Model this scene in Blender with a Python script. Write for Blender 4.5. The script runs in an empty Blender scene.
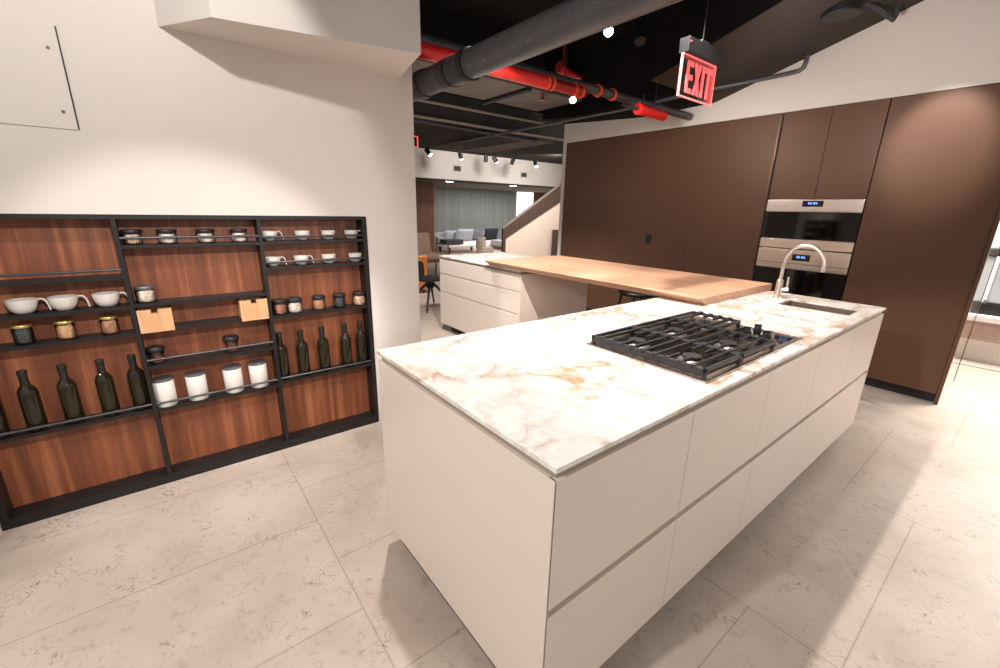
import bpy, bmesh, math, random
from mathutils import Vector, Matrix
random.seed(7)
S = bpy.context.scene
COL = S.collection
R = math.radians

# ------------------------------------------------------------------ camera
YAW, PITCH, ROLL, HC, FPX = 0.9001404506, 0.28491094808, 0.02243471368, 1.45411988, 425.9814275
def make_camera():
    cy, sy = math.cos(YAW), math.sin(YAW)
    fw = Vector((-sy*math.cos(PITCH), cy*math.cos(PITCH), -math.sin(PITCH)))
    rt = Vector((cy, sy, 0)); up = rt.cross(fw)
    r = math.cos(ROLL)*rt + math.sin(ROLL)*up
    u = -math.sin(ROLL)*rt + math.cos(ROLL)*up
    m = Matrix((r, u, -fw)).transposed().to_4x4()
    m.translation = Vector((0, 0, HC))
    cd = bpy.data.cameras.new('camera'); co = bpy.data.objects.new('camera', cd)
    COL.objects.link(co); co.matrix_world = m
    cd.sensor_width = 36; cd.lens = FPX/1000*36; cd.clip_start = .02; cd.clip_end = 200
    S.camera = co
make_camera()
S.view_settings.view_transform = 'Standard'
S.view_settings.look = 'None'
S.view_settings.exposure = 0.32

# ------------------------------------------------------------------ materials
def new_mat(name):
    m = bpy.data.materials.new(name); m.use_nodes = True
    nt = m.node_tree; b = nt.nodes['Principled BSDF']
    return m, nt, b
def sset(b, k, v):
    if k in b.inputs: b.inputs[k].default_value = v
def c4(c): return (c[0], c[1], c[2], 1)
def srgb(r, g, b):
    f = lambda v: (v/255/12.92) if v/255 <= .04045 else ((v/255+.055)/1.055)**2.4
    return (f(r), f(g), f(b))
def node(nt, t, **kw):
    n = nt.nodes.new(t)
    for k, v in kw.items(): setattr(n, k, v)
    return n
def coords(nt, scale=(1, 1, 1), loc=(0, 0, 0), rot=(0, 0, 0)):
    t = node(nt, 'ShaderNodeTexCoord'); mp = node(nt, 'ShaderNodeMapping')
    mp.inputs['Scale'].default_value = scale; mp.inputs['Location'].default_value = loc; mp.inputs['Rotation'].default_value = rot
    nt.links.new(t.outputs['Object'], mp.inputs['Vector']); return mp.outputs['Vector']
def ramp(nt, src, stops):
    r = node(nt, 'ShaderNodeValToRGB'); e = r.color_ramp.elements
    while len(e) < len(stops): e.new(.5)
    for i, (p, c) in enumerate(stops):
        e[i].position = p; e[i].color = c4(c) if len(c) == 3 else c
    nt.links.new(src, r.inputs['Fac']); return r.outputs['Color']
def noise(nt, vec, scale, detail=4, rough=.55, dist=0):
    n = node(nt, 'ShaderNodeTexNoise'); n.inputs['Scale'].default_value = scale
    n.inputs['Detail'].default_value = detail; n.inputs['Roughness'].default_value = rough; n.inputs['Distortion'].default_value = dist
    nt.links.new(vec, n.inputs['Vector']); return n.outputs['Fac'], n.outputs['Color']
def mix(nt, fac, a, b, mode='MIX'):
    n = node(nt, 'ShaderNodeMix', data_type='RGBA', blend_type=mode)
    for k, v in ((0, fac), (6, a), (7, b)):
        if isinstance(v, bpy.types.NodeSocket): nt.links.new(v, n.inputs[k])
        else: n.inputs[k].default_value = v if not isinstance(v, tuple) else c4(v)
    return n.outputs[2]
def math_n(nt, op, a, b=None, clamp=False):
    n = node(nt, 'ShaderNodeMath', operation=op, use_clamp=clamp)
    for k, v in ((0, a), (1, b)):
        if v is None: continue
        if isinstance(v, bpy.types.NodeSocket): nt.links.new(v, n.inputs[k])
        else: n.inputs[k].default_value = v
    return n.outputs[0]
def bump(nt, b, h, strength=.1, dist=.002):
    n = node(nt, 'ShaderNodeBump'); n.inputs['Strength'].default_value = strength; n.inputs['Distance'].default_value = dist
    nt.links.new(h, n.inputs['Height']); nt.links.new(n.outputs['Normal'], b.inputs['Normal'])

def flat(name, col, rough=.5, metal=0, var=.05, scale=12, spec=.5, coat=0, emis=None, es=0):
    m, nt, b = new_mat(name)
    v = coords(nt); f, _ = noise(nt, v, scale)
    lo = tuple(max(0, c*(1-var)) for c in col); hi = tuple(min(1, c*(1+var)) for c in col)
    nt.links.new(ramp(nt, f, [(.3, lo), (.7, hi)]), b.inputs['Base Color'])
    sset(b, 'Roughness', rough); sset(b, 'Metallic', metal); sset(b, 'Specular IOR Level', spec); sset(b, 'Coat Weight', coat)
    if emis: sset(b, 'Emission Color', c4(emis)); sset(b, 'Emission Strength', es)
    return m
def wood(name, c1, c2, c3, axis, rough=.45, scale=1.0, band=22, along=1.2):
    """straight grain running along axis (0,1,2)"""
    m, nt, b = new_mat(name)
    sc = [band*scale]*3; sc[axis] = along*scale
    v = coords(nt, tuple(sc)); f, _ = noise(nt, v, 1.0, 5, .6, .25)
    sc2 = [band*7*scale]*3; sc2[axis] = along*3*scale
    v2 = coords(nt, tuple(sc2)); g, _ = noise(nt, v2, 1.0, 3, .6)
    base = ramp(nt, f, [(.32, c1), (.5, c2), (.68, c3)])
    fine = ramp(nt, g, [(.3, (.84, .84, .84)), (.65, (1, 1, 1))])
    nt.links.new(mix(nt, 1.0, base, fine, 'MULTIPLY'), b.inputs['Base Color'])
    sset(b, 'Roughness', rough); bump(nt, b, g, .08, .001)
    return m
def glass_mat(name, tint=(1, 1, 1), gloss=.12, rough=.02):
    m = bpy.data.materials.new(name); m.use_nodes = True; nt = m.node_tree
    nt.nodes.remove(nt.nodes['Principled BSDF'])
    t = node(nt, 'ShaderNodeBsdfTransparent'); t.inputs['Color'].default_value = c4(tint)
    g = node(nt, 'ShaderNodeBsdfGlossy'); g.inputs['Roughness'].default_value = rough
    fr = node(nt, 'ShaderNodeFresnel'); fr.inputs['IOR'].default_value = 1.45
    ad = math_n(nt, 'ADD', fr.outputs[0], gloss*.4)
    mx = node(nt, 'ShaderNodeMixShader'); nt.links.new(ad, mx.inputs[0]); nt.links.new(t.outputs[0], mx.inputs[1]); nt.links.new(g.outputs[0], mx.inputs[2])
    nt.links.new(mx.outputs[0], nt.nodes['Material Output'].inputs['Surface'])
    return m
def floor_mat():
    m, nt, b = new_mat('limestone_tiles')
    v = coords(nt, loc=(.105, -.39, 0))
    br = node(nt, 'ShaderNodeTexBrick'); br.offset = .5
    br.inputs['Scale'].default_value = 1; br.inputs['Mortar Size'].default_value = .0028; br.inputs['Mortar Smooth'].default_value = .2
    br.inputs['Brick Width'].default_value = .59; br.inputs['Row Height'].default_value = 1.18; br.inputs['Bias'].default_value = 0
    br.inputs['Color1'].default_value = c4((.96, .96, .96)); br.inputs['Color2'].default_value = c4((1, 1, 1)); br.inputs['Mortar'].default_value = c4((.72, .66, .6))
    nt.links.new(v, br.inputs['Vector'])
    w = coords(nt)
    cl, _ = noise(nt, w, 2.3, 6, .6, .4)
    base = ramp(nt, cl, [(.3, srgb(172, 156, 143)), (.7, srgb(196, 181, 168))])
    # fossil flecks: thin brown squiggles in patches
    fk, _ = noise(nt, w, 13, 3, .5, 1.6)
    line = math_n(nt, 'ABSOLUTE', math_n(nt, 'SUBTRACT', fk, .5))
    line = ramp(nt, line, [(.0, (1, 1, 1)), (.018, (0, 0, 0))])
    pm, _ = noise(nt, w, 4.5, 5, .7)
    pm = ramp(nt, pm, [(.49, (0, 0, 0)), (.62, (1, 1, 1))])
    f = math_n(nt, 'MULTIPLY', math_n(nt, 'MULTIPLY', line, pm), .8)
    base = mix(nt, f, base, srgb(96, 80, 68))
    mt, _ = noise(nt, w, 22, 5, .7, .5)
    base = mix(nt, ramp(nt, mt, [(.56, (0, 0, 0)), (.72, (.6, .6, .6))]), base, srgb(146, 126, 110))
    nt.links.new(mix(nt, 1.0, base, br.outputs['Color'], 'MULTIPLY'), b.inputs['Base Color'])
    sset(b, 'Roughness', .42); sset(b, 'Specular IOR Level', .35)
    return m
def marble_mat():
    m, nt, b = new_mat('calacatta_marble')
    w = coords(nt, loc=(1.37, 2.15, 0))
    _, nc = noise(nt, w, 2.6, 5, .6, .6)
    off = node(nt, 'ShaderNodeVectorMath', operation='MULTIPLY_ADD'); nt.links.new(nc, off.inputs[0])
    off.inputs[1].default_value = (.55, .55, 0); nt.links.new(w, off.inputs[2])
    vo = node(nt, 'ShaderNodeTexVoronoi', feature='DISTANCE_TO_EDGE'); vo.inputs['Scale'].default_value = 4.2
    nt.links.new(off.outputs[0], vo.inputs['Vector'])
    thin = ramp(nt, vo.outputs['Distance'], [(0, (1, 1, 1)), (.03, (.5, .5, .5)), (.11, (0, 0, 0))])
    vo2 = node(nt, 'ShaderNodeTexVoronoi', feature='DISTANCE_TO_EDGE'); vo2.inputs['Scale'].default_value = 11
    nt.links.new(off.outputs[0], vo2.inputs['Vector'])
    thin2 = ramp(nt, vo2.outputs['Distance'], [(0, (.6, .6, .6)), (.14, (0, 0, 0))])
    pm, _ = noise(nt, w, 1.9, 4, .6, .5)
    msk = ramp(nt, pm, [(.33, (0, 0, 0)), (.55, (1, 1, 1))])
    cl, _ = noise(nt, w, 7, 6, .7, 1)
    cloud = ramp(nt, cl, [(.5, (0, 0, 0)), (.72, (.75, .75, .75))])
    tot = math_n(nt, 'ADD', math_n(nt, 'ADD', thin, math_n(nt, 'MULTIPLY', thin2, .75)), math_n(nt, 'MULTIPLY', cloud, .4))
    tot = math_n(nt, 'MULTIPLY', math_n(nt, 'MULTIPLY', tot, msk), .8, True)
    col = mix(nt, tot, srgb(230, 225, 220), srgb(174, 136, 104))
    nt.links.new(col, b.inputs['Base Color']); sset(b, 'Roughness', .3); sset(b, 'Specular IOR Level', .4)
    return m
def contents_mat(name, a, b_, scale=90):
    m, nt, b = new_mat(name)
    v = coords(nt); vo = node(nt, 'ShaderNodeTexVoronoi'); vo.inputs['Scale'].default_value = scale
    nt.links.new(v, vo.inputs['Vector'])
    nt.links.new(ramp(nt, vo.outputs['Distance'], [(.1, b_), (.6, a)]), b.inputs['Base Color']); sset(b, 'Roughness', .8)
    return m
def brushed(name, col, rough=.3, axis=0):
    m, nt, b = new_mat(name)
    sc = [400]*3; sc[axis] = 4
    v = coords(nt, tuple(sc)); f, _ = noise(nt, v, 1, 2)
    nt.links.new(ramp(nt, f, [(.3, tuple(c*.9 for c in col)), (.7, col)]), b.inputs['Base Color'])
    nt.links.new(math_n(nt, 'ADD', math_n(nt, 'MULTIPLY', f, .12), rough-.06), b.inputs['Roughness']); sset(b, 'Metallic', 1)
    return m
def panel_ribs(name, col, axis_scale):
    m, nt, b = new_mat(name)
    v = coords(nt, axis_scale); f, _ = noise(nt, v, 1, 3, .6)
    nt.links.new(ramp(nt, f, [(.3, tuple(c*.75 for c in col)), (.7, col)]), b.inputs['Base Color']); sset(b, 'Roughness', .6)
    return m

def bottle_mat():
    m, nt, b = new_mat('dark_bottle_glass')
    sset(b, 'Base Color', c4(srgb(82, 72, 47))); sset(b, 'Transmission Weight', .8); sset(b, 'Roughness', .04); sset(b, 'IOR', 1.5); sset(b, 'Specular IOR Level', .6)
    v = coords(nt); f, _ = noise(nt, v, 6); nt.links.new(ramp(nt, f, [(.3, srgb(60, 52, 32)), (.7, srgb(82, 72, 47))]), b.inputs['Base Color'])
    return m
def worn_pipe(name, col):
    m, nt, b = new_mat(name)
    v = coords(nt); f, _ = noise(nt, v, 9); g, _ = noise(nt, v, 38, 2, .5)
    base = ramp(nt, f, [(.3, tuple(c*.82 for c in col)), (.7, tuple(c*1.15 for c in col))])
    nt.links.new(mix(nt, ramp(nt, g, [(.735, (0, 0, 0)), (.75, (1, 1, 1))]), base, srgb(200, 200, 200)), b.inputs['Base Color'])
    sset(b, 'Roughness', .4); sset(b, 'Metallic', .2); return m
M = dict(
 floor=floor_mat(), marble=marble_mat(),
 wall=flat('painted_plaster', srgb(219, 210, 202), .85, var=.015, scale=3, spec=.2),
 soffit=flat('painted_soffit', srgb(214, 206, 199), .85, var=.015, scale=3, spec=.2),
 ceil=flat('black_ceiling', srgb(24, 23, 23), .9, var=.3, scale=2, spec=.1),
 slab=flat('dark_brown_slab', srgb(66, 59, 55), .9, var=.12, scale=3, spec=.1),
 concrete=flat('grey_concrete', srgb(122, 114, 108), .9, var=.15, scale=3, spec=.1),
 beamdark=flat('dark_steel', srgb(62, 60, 59), .6, var=.2, scale=4),
 beamlite=flat('beam_flange', srgb(150, 138, 130), .6, var=.1, scale=4),
 lacquer=flat('white_lacquer', srgb(216, 202, 190), .32, var=.008, scale=2, spec=.4),
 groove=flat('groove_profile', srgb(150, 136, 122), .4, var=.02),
 gap=flat('dark_gap', srgb(30, 27, 25), .8, var=.05),
 plinth=flat('black_plinth', srgb(22, 21, 21), .5, var=.05),
 walnut=wood('walnut_veneer', srgb(106, 57, 34), srgb(134, 75, 47), srgb(172, 106, 70), 2, .45, 1, 20, .8),
 oak=wood('oak_top', srgb(186, 138, 108), srgb(203, 155, 124), srgb(217, 172, 142), 0, .42, 1, 30, 1.0),
 birch=wood('birch_box', srgb(190, 140, 98), srgb(204, 154, 112), srgb(214, 166, 126), 2, .5, 1, 40, 3),
 bronze=flat('bronze_door', srgb(98, 68, 50), .46, .1, var=.04, scale=3, spec=.28),
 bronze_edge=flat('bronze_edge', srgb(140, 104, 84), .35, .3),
 frame=flat('black_metal', srgb(27, 24, 24), .45, .2, var=.1, scale=20),
 rail=flat('rail_metal', srgb(74, 74, 78), .35, .5, var=.05),
 steel=brushed('brushed_steel', srgb(226, 211, 199), .3, 0),
 steel_dark=brushed('sink_steel', srgb(166, 148, 136), .42, 0),
 tray=flat('dark_polished_tray', srgb(128, 114, 106), .14, .95, var=.04, scale=20),
 nickel=flat('brushed_nickel', srgb(226, 214, 202), .28, 1, var=.03),
 blackglass=flat('black_glass', srgb(9, 10, 11), .05, 0, var=.05, spec=.6),
 iron=flat('cast_iron', srgb(44, 43, 44), .5, .2, var=.15, scale=60),
 knob=flat('black_knob', srgb(20, 20, 21), .3, .1),
 display=flat('display_blue', srgb(40, 70, 160), .3, emis=srgb(120, 170, 255), es=1.2),
 screen=flat('screen_dark', srgb(14, 16, 22), .12),
 white_cer=flat('white_ceramic', srgb(214, 207, 200), .25, var=.01, coat=.2),
 lid=flat('black_lid', srgb(26, 25, 26), .45, var=.1, scale=40),
 lidgrey=flat('grey_metal_lid', srgb(112, 112, 116), .35, .6),
 gold=flat('brass_lid', srgb(222, 186, 110), .3, .8),
 glass=glass_mat('clear_glass'),
 glass_pane=glass_mat('door_glass', (.97, .96, .95), .06),
 bottle=bottle_mat(),
 bottle_neck=flat('bottle_foil', srgb(34, 32, 30), .35, .1),
 beans=contents_mat('coffee_beans', srgb(58, 46, 42), srgb(30, 24, 22)),
 pasta=contents_mat('tan_grains', srgb(236, 190, 146), srgb(204, 150, 108)),
 brownpow=contents_mat('brown_powder', srgb(206, 154, 120), srgb(164, 112, 84), 140),
 rice=contents_mat('pale_rice', srgb(252, 242, 228), srgb(226, 196, 168)),
 muesli=contents_mat('muesli', srgb(246, 216, 186), srgb(160, 100, 70), 110),
 redspice=contents_mat('red_spice', srgb(206, 144, 118), srgb(150, 92, 72)),
 blackbean=contents_mat('black_beans', srgb(74, 78, 78), srgb(34, 38, 38)),
 pipe=worn_pipe('grey_pipe_paint', srgb(84, 84, 87)),
 pipe_dark=flat('dark_pipe_paint', srgb(64, 64, 67), .45, .2, var=.15, scale=9),
 red=flat('red_pipe_paint', srgb(214, 36, 34), .35, 0, var=.12, scale=14),
 darkred=flat('dark_red_pipe_paint', srgb(150, 26, 24), .4, 0, var=.12, scale=14),
 orange=flat('orange_clamp', srgb(226, 84, 48), .5, 0, var=.1),
 copper=flat('copper_sprinkler', srgb(190, 110, 76), .35, .7),
 blackpl=flat('black_plastic', srgb(22, 22, 23), .5),
 exit_glass=glass_mat('exit_panel_glass', (.86, .74, .72), .15),
 exit_red=flat('exit_letters', srgb(240, 100, 102), .4, emis=srgb(255, 96, 98), es=.75),
 exit_edge=flat('exit_edge', srgb(250, 150, 145), .4, emis=srgb(255, 120, 115), es=.7),
 lamp=flat('lamp_glow', (1, 1, 1), .4, emis=(1, .96, .92), es=14),
 stone_white=flat('white_panel', srgb(238, 232, 226), .6, var=.02),
 greypanel=panel_ribs('grey_wall_panel', srgb(124, 128, 126), (1, 7, .2)),
 stair=flat('stair_stringer', srgb(84, 62, 52), .5, var=.08),
 stairwall=flat('stair_wall', srgb(240, 218, 200), .7, var=.02),
 sofa=flat('grey_sofa_fabric', srgb(158, 160, 164), .9, var=.06, scale=30),
 sofaseat=flat('pale_sofa_fabric', srgb(228, 220, 216), .9, var=.04, scale=30),
 pillow=flat('light_grey_cushion', srgb(150, 152, 160), .9, var=.06, scale=40),
 pillowd=flat('mid_grey_cushion', srgb(98, 100, 106), .9, var=.06, scale=40),
 navy=flat('navy_cushion', srgb(26, 30, 42), .9, var=.1, scale=40),
 taupe=flat('taupe_fabric', srgb(150, 122, 104), .9, var=.06, scale=30),
 beige=flat('beige_fabric', srgb(206, 186, 166), .9, var=.05, scale=30),
 tan_lea=flat('tan_leather', srgb(204, 128, 66), .5, var=.08, scale=20),
 charcoal=flat('charcoal_fabric', srgb(60, 62, 66), .9, var=.06, scale=30),
 blackwood=flat('black_wood', srgb(30, 29, 30), .45, var=.1),
 brownwood=wood('brown_wood', srgb(92, 58, 42), srgb(112, 72, 52), srgb(128, 84, 62), 2, .5, 1, 20, 1),
 bench=wood('pinkish_wood', srgb(170, 140, 128), srgb(196, 168, 156), srgb(216, 190, 178), 0, .5, 1, 14, 1),
 daylight=flat('bright_window', (1, 1, 1), .5, emis=(1, 1, 1), es=1.6),
 screw=flat('screw_head', srgb(110, 100, 92), .4, .6),
 mirror=flat('polished_metal', srgb(236, 228, 222), .12, 1, var=.02, scale=3),
 machine=flat('pale_machine', srgb(196, 204, 210), .35, .2),
)

# ------------------------------------------------------------------ mesh builder
class MB:
    def __init__(s): s.bm = bmesh.new(); s.bev = False
    def _faces(s, before): return [f for f in s.bm.faces if f not in before]
    def box(s, x0, y0, z0, x1, y1, z1, bev=0, seg=2):
        s.bev = s.bev or bev > 0
        x0, x1 = min(x0, x1), max(x0, x1); y0, y1 = min(y0, y1), max(y0, y1); z0, z1 = min(z0, z1), max(z0, z1)
        t = bmesh.new()
        vs = [t.verts.new((x, y, z)) for z in (z0, z1) for (x, y) in ((x0, y0), (x1, y0), (x1, y1), (x0, y1))]
        for f in ((3, 2, 1, 0), (4, 5, 6, 7), (0, 1, 5, 4), (1, 2, 6, 5), (2, 3, 7, 6), (3, 0, 4, 7)): t.faces.new([vs[i] for i in f])
        if bev > 0: bmesh.ops.bevel(t, geom=list(t.edges), offset=bev, segments=seg, affect='EDGES', profile=.5)
        s._merge(t); return s
    def _merge(s, t, mtx=None):
        if mtx is not None: bmesh.ops.transform(t, matrix=mtx, verts=t.verts)
        me = bpy.data.meshes.new('tmp'); t.to_mesh(me); t.free(); s.bm.from_mesh(me); bpy.data.meshes.remove(me)
    def obox(s, c, size, rot=(0, 0, 0), bev=0, seg=2):
        s.bev = s.bev or bev > 0
        t = MB(); a, b, h = size[0]/2, size[1]/2, size[2]/2; t.box(-a, -b, -h, a, b, h, bev, seg)
        from mathutils import Euler
        s._merge(t.bm, Matrix.Translation(c) @ Euler(rot).to_matrix().to_4x4()); return s
    def cyl(s, p0, p1, r, r2=None, seg=24):
        p0, p1 = Vector(p0), Vector(p1); d = p1-p0; t = bmesh.new()
        bmesh.ops.create_cone(t, cap_ends=True, segments=seg, radius1=r, radius2=r if r2 is None else r2, depth=d.length)
        q = Vector((0, 0, 1)).rotation_difference(d.normalized()).to_matrix().to_4x4()
        s._merge(t, Matrix.Translation((p0+p1)/2) @ q); return s
    def lathe(s, prof, c=(0, 0, 0), seg=32, sx=1, sy=1):
        t = bmesh.new(); rings = []
        for (r, z) in prof:
            if r < 1e-6: rings.append([t.verts.new((0, 0, z))])
            else: rings.append([t.verts.new((r*sx*math.cos(2*math.pi*i/seg), r*sy*math.sin(2*math.pi*i/seg), z)) for i in range(seg)])
        for a, b in zip(rings, rings[1:]):
            for i in range(seg):
                j = (i+1) % seg
                if len(a) == 1 and len(b) == 1: continue
                if len(a) == 1: t.faces.new((a[0], b[j], b[i]))
                elif len(b) == 1: t.faces.new((a[i], a[j], b[0]))
                else: t.faces.new((a[i], a[j], b[j], b[i]))
        bmesh.ops.recalc_face_normals(t, faces=t.faces)
        s._merge(t, Matrix.Translation(c)); return s
    def tube(s, pts, r, seg=12, sx=None, closed=False):
        """round tube along pts; sx flattens into a strap"""
        P = [Vector(p) for p in pts]; t = bmesh.new(); rings = []; n = len(P)
        ref = None
        for i, p in enumerate(P):
            d = (P[min(i+1, n-1)]-P[max(i-1, 0)]).normalized()
            if ref is None:
                ref = Vector((0, 0, 1)) if abs(d.z) < .9 else Vector((0, 1, 0))
            a = (ref-d*ref.dot(d)).normalized(); ref = a; b = d.cross(a)
            rr = r[i] if isinstance(r, (list, tuple)) else r
            rings.append([t.verts.new(p+a*rr*math.cos(2*math.pi*k/seg)+b*rr*(sx or 1)*math.sin(2*math.pi*k/seg)) for k in range(seg)])
        for a, b in zip(rings, rings[1:]):
            for i in range(seg): t.faces.new((a[i], a[(i+1) % seg], b[(i+1) % seg], b[i]))
        t.faces.new(rings[0]); t.faces.new(rings[-1])
        bmesh.ops.recalc_face_normals(t, faces=t.faces)
        s._merge(t); return s
    def prism(s, pts, a0, a1, axis=2, bev=0):
        """extrude polygon along axis; pts are the other two coordinates in order"""
        def P(p, h):
            if axis == 2: return (p[0], p[1], h)
            if axis == 1: return (p[0], h, p[1])
            return (h, p[0], p[1])
        s.bev = s.bev or bev > 0
        t = bmesh.new(); lo = [t.verts.new(P(p, a0)) for p in pts]; hi = [t.verts.new(P(p, a1)) for p in pts]; n = len(pts)
        t.faces.new(lo); t.faces.new(hi)
        for i in range(n): t.faces.new((lo[i], lo[(i+1) % n], hi[(i+1) % n], hi[i]))
        bmesh.ops.recalc_face_normals(t, faces=t.faces)
        if bev: bmesh.ops.bevel(t, geom=list(t.edges), offset=bev, segments=2, affect='EDGES', profile=.5)
        s._merge(t); return s
    def plate_hole(s, x0, y0, x1, y1, hx0, hy0, hx1, hy1, z0, z1):
        """rectangular slab with a rectangular hole, one closed mesh"""
        t = bmesh.new()
        o = [(x0, y0), (x1, y0), (x1, y1), (x0, y1)]; h = [(hx0, hy0), (hx1, hy0), (hx1, hy1), (hx0, hy1)]
        V = {}
        for k, z in (('b', z0), ('t', z1)):
            V['o'+k] = [t.verts.new((*p, z)) for p in o]; V['h'+k] = [t.verts.new((*p, z)) for p in h]
        for i in range(4):
            j = (i+1) % 4
            for k in 'bt': t.faces.new((V['o'+k][i], V['o'+k][j], V['h'+k][j], V['h'+k][i]))
            t.faces.new((V['ob'][i], V['ob'][j], V['ot'][j], V['ot'][i])); t.faces.new((V['hb'][i], V['hb'][j], V['ht'][j], V['ht'][i]))
        bmesh.ops.recalc_face_normals(t, faces=t.faces); s._merge(t); return s
    def cushion(s, c, size, rot=(0, 0, 0), puff=.5):
        """pillow: subdivided box pinched at its rim"""
        from mathutils import Euler
        t = bmesh.new(); bmesh.ops.create_grid(t, x_segments=10, y_segments=10, size=.5)
        top = list(t.verts); me = {}
        for v in list(t.verts):
            k = max(0, (1-(2*v.co.x)**4))*max(0, (1-(2*v.co.y)**4)); v.co.z = .5*(k**puff)
        g = bmesh.ops.duplicate(t, geom=list(t.verts)+list(t.edges)+list(t.faces))
        for e in g['geom']:
            if isinstance(e, bmesh.types.BMVert): e.co.z *= -1
        bmesh.ops.remove_doubles(t, verts=t.verts, dist=1e-4); bmesh.ops.recalc_face_normals(t, faces=t.faces)
        s._merge(t, Matrix.Translation(c) @ Euler(rot).to_matrix().to_4x4() @ Matrix.Diagonal((*size, 1))); return s
    def build(s, name, mat, parent=None, label=None, smooth=True):
        me = bpy.data.meshes.new(name)
        if parent is not None: 
            off = Vector(parent.location); pp = parent.parent
            while pp is not None: off += Vector(pp.location); pp = pp.parent
            bmesh.ops.translate(s.bm, verts=s.bm.verts, vec=-off)
        s.bm.to_mesh(me); s.bm.free()
        if smooth:
            for p in me.polygons: p.use_smooth = True
            me.set_sharp_from_angle(angle=R(38))
        me.materials.append(M[mat] if isinstance(mat, str) else mat)
        o = bpy.data.objects.new(name, me); COL.objects.link(o)
        if smooth and s.bev: o.modifiers.new('weighted', 'WEIGHTED_NORMAL').keep_sharp = True
        if parent is not None: o.parent = parent
        if label: o['label'] = label
        return o
def tag(o, label, cat, group=None):
    o['label'] = label; o['category'] = cat
    if group: o['group'] = group
    return o
def thing(name, loc, label, cat, group=None):
    o = bpy.data.objects.new(name, None); COL.objects.link(o); o.location = loc; o.empty_display_size = .05
    return tag(o, label, cat, group)
def struct(mb, name, mat):
    o = mb.build(name, mat, smooth=False); o['kind'] = 'structure'; return o
def dup(root, loc, rotz, label):
    r = root.copy(); COL.objects.link(r); r.location = loc; r.rotation_euler = (0, 0, rotz); r['label'] = label
    for ch in list(root.children):
        c = ch.copy(); COL.objects.link(c); c.parent = r
        for g in list(ch.children):
            d = g.copy(); COL.objects.link(d); d.parent = c
    return r
def place(proto, used, loc, rotz, label):
    """first call moves the prototype itself, later calls copy it"""
    if id(proto) not in used:
        used[id(proto)] = proto; proto.location = loc; proto.rotation_euler = (0, 0, rotz); proto['label'] = label; return proto
    return dup(proto, loc, rotz, label)
USED = {}

# ------------------------------------------------------------------ setting
XS, XB, XA, YA, YC, YT = -2.639, -1.547, -.558, .611, 3.549, 4.787
H = .91
WB = XS-.125                                   # back of the shelving niche
struct(MB().box(-18, -4, -.05, 6, 16, 0), 'floor', 'floor')
# left wall with a niche for the shelving: one closed outline extruded in pieces
mb = MB()
mb.box(-3.1, -4, 1.394, XS-.004, 1.37, 3.3)                  # above the niche
mb.box(-3.1, 1.026, 0, XS-.004, 1.37, 1.394)                 # right of it
mb.box(-3.1, -.766, 0, WB, 1.026, 1.394)                     # behind it
mb.box(-3.1, -4, 0, XS+.10, -.767, 1.394)                    # left of it, standing proud
struct(mb, 'wall_left', 'wall')
# wall above and left of the tall cabinets
mb = MB(); mb.box(-4.665, YT, 2.378, 1.6, 5.45, 3.3); mb.box(-4.665, YT-.003, 0, -4.605, 5.45, 2.378)
struct(mb, 'wall_back', 'wall')
struct(MB().prism([(-2.66, .135), (-2.365, .315), (-2.172, 1.179), (-2.338, 1.214), (-2.66, 1.285)], 2.19, 3.3, 2), 'trim_1', 'soffit')
struct(MB().box(-12, 1.0, 3.3, 1.6, 10, 3.4), 'ceiling', 'ceil')
# sloping dark underside and its level run beside the white wall
mb = MB(); mb.prism([(-2.52, 2.566), (-1.02, 3.02), (-.2, 3.27), (-.2, 3.299), (-2.52, 3.299)], 3.62, YT-.002, 1)
struct(mb, 'ceiling', 'slab')
struct(MB().prism([(-2.535, 2.562), (-2.52, 2.562), (-1.02, 3.016), (-.2, 3.266), (-.2, 3.299), (-2.535, 3.299)], 3.604, 3.6195, 1), 'ceiling', 'ceil')
struct(MB().prism([(-4.66, 2.628), (-3.4, 2.545), (-2.521, 2.566), (-2.521, 3.299), (-4.66, 3.299)], 4.35, YT-.002, 1), 'ceiling', 'ceil')
struct(MB().box(-10.6, 2, 2.83, -6.6, 12, 2.9), 'ceiling', 'slab')
# far room
XH = -10.0
mb = MB(); mb.box(XH-.35, 1.2, 2.155, XH, 10.4, 2.85)
struct(mb, 'wall_header', 'wall')
struct(MB().box(-14.6, 3, 2.19, XH-.35, 16, 2.3), 'ceiling', 'concrete')
struct(MB().box(XH-.36, 1.2, 2.135, XH+.01, 10.4, 2.16), 'trim_5', 'gap')
struct(MB().box(-14.75, 4, 0, -14.5, 16, 2.3), 'wall_far', 'greypanel')
struct(MB().box(-14.5, 12.25, .2, -14.46, 13.15, 2.17), 'window_1', 'daylight')
struct(MB().box(-14.5, 13.15, 0, -14.42, 16, 2.2), 'trim_2', 'brownwood')
struct(MB().box(-12.05, 5.2, 0, -11.95, 6.78, 2.19), 'trim_3', 'brownwood')
struct(MB().box(-12.04, 6.78, 0, -11.96, 6.83, 2.19), 'trim_4', 'taupe')

# access panel on the left wall
ap = thing('access_panel', (XS, -.38, 1.74), 'flush white access panel high on the left wall', 'access panel')
MB().box(XS-.004, -.60, 1.735, XS+.001, -.192, 2.108, .001).build('door', 'wall', ap)
MB().box(XS-.004, -.192, 1.738, XS+.0015, -.187, 2.112).build('gap', 'frame', ap, 'thin dark shadow gap')
for z in (2.03, 1.80):
    MB().cyl((XS, -.225, z), (XS+.004, -.225, z), .006).build('screw', 'screw', ap)

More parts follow.
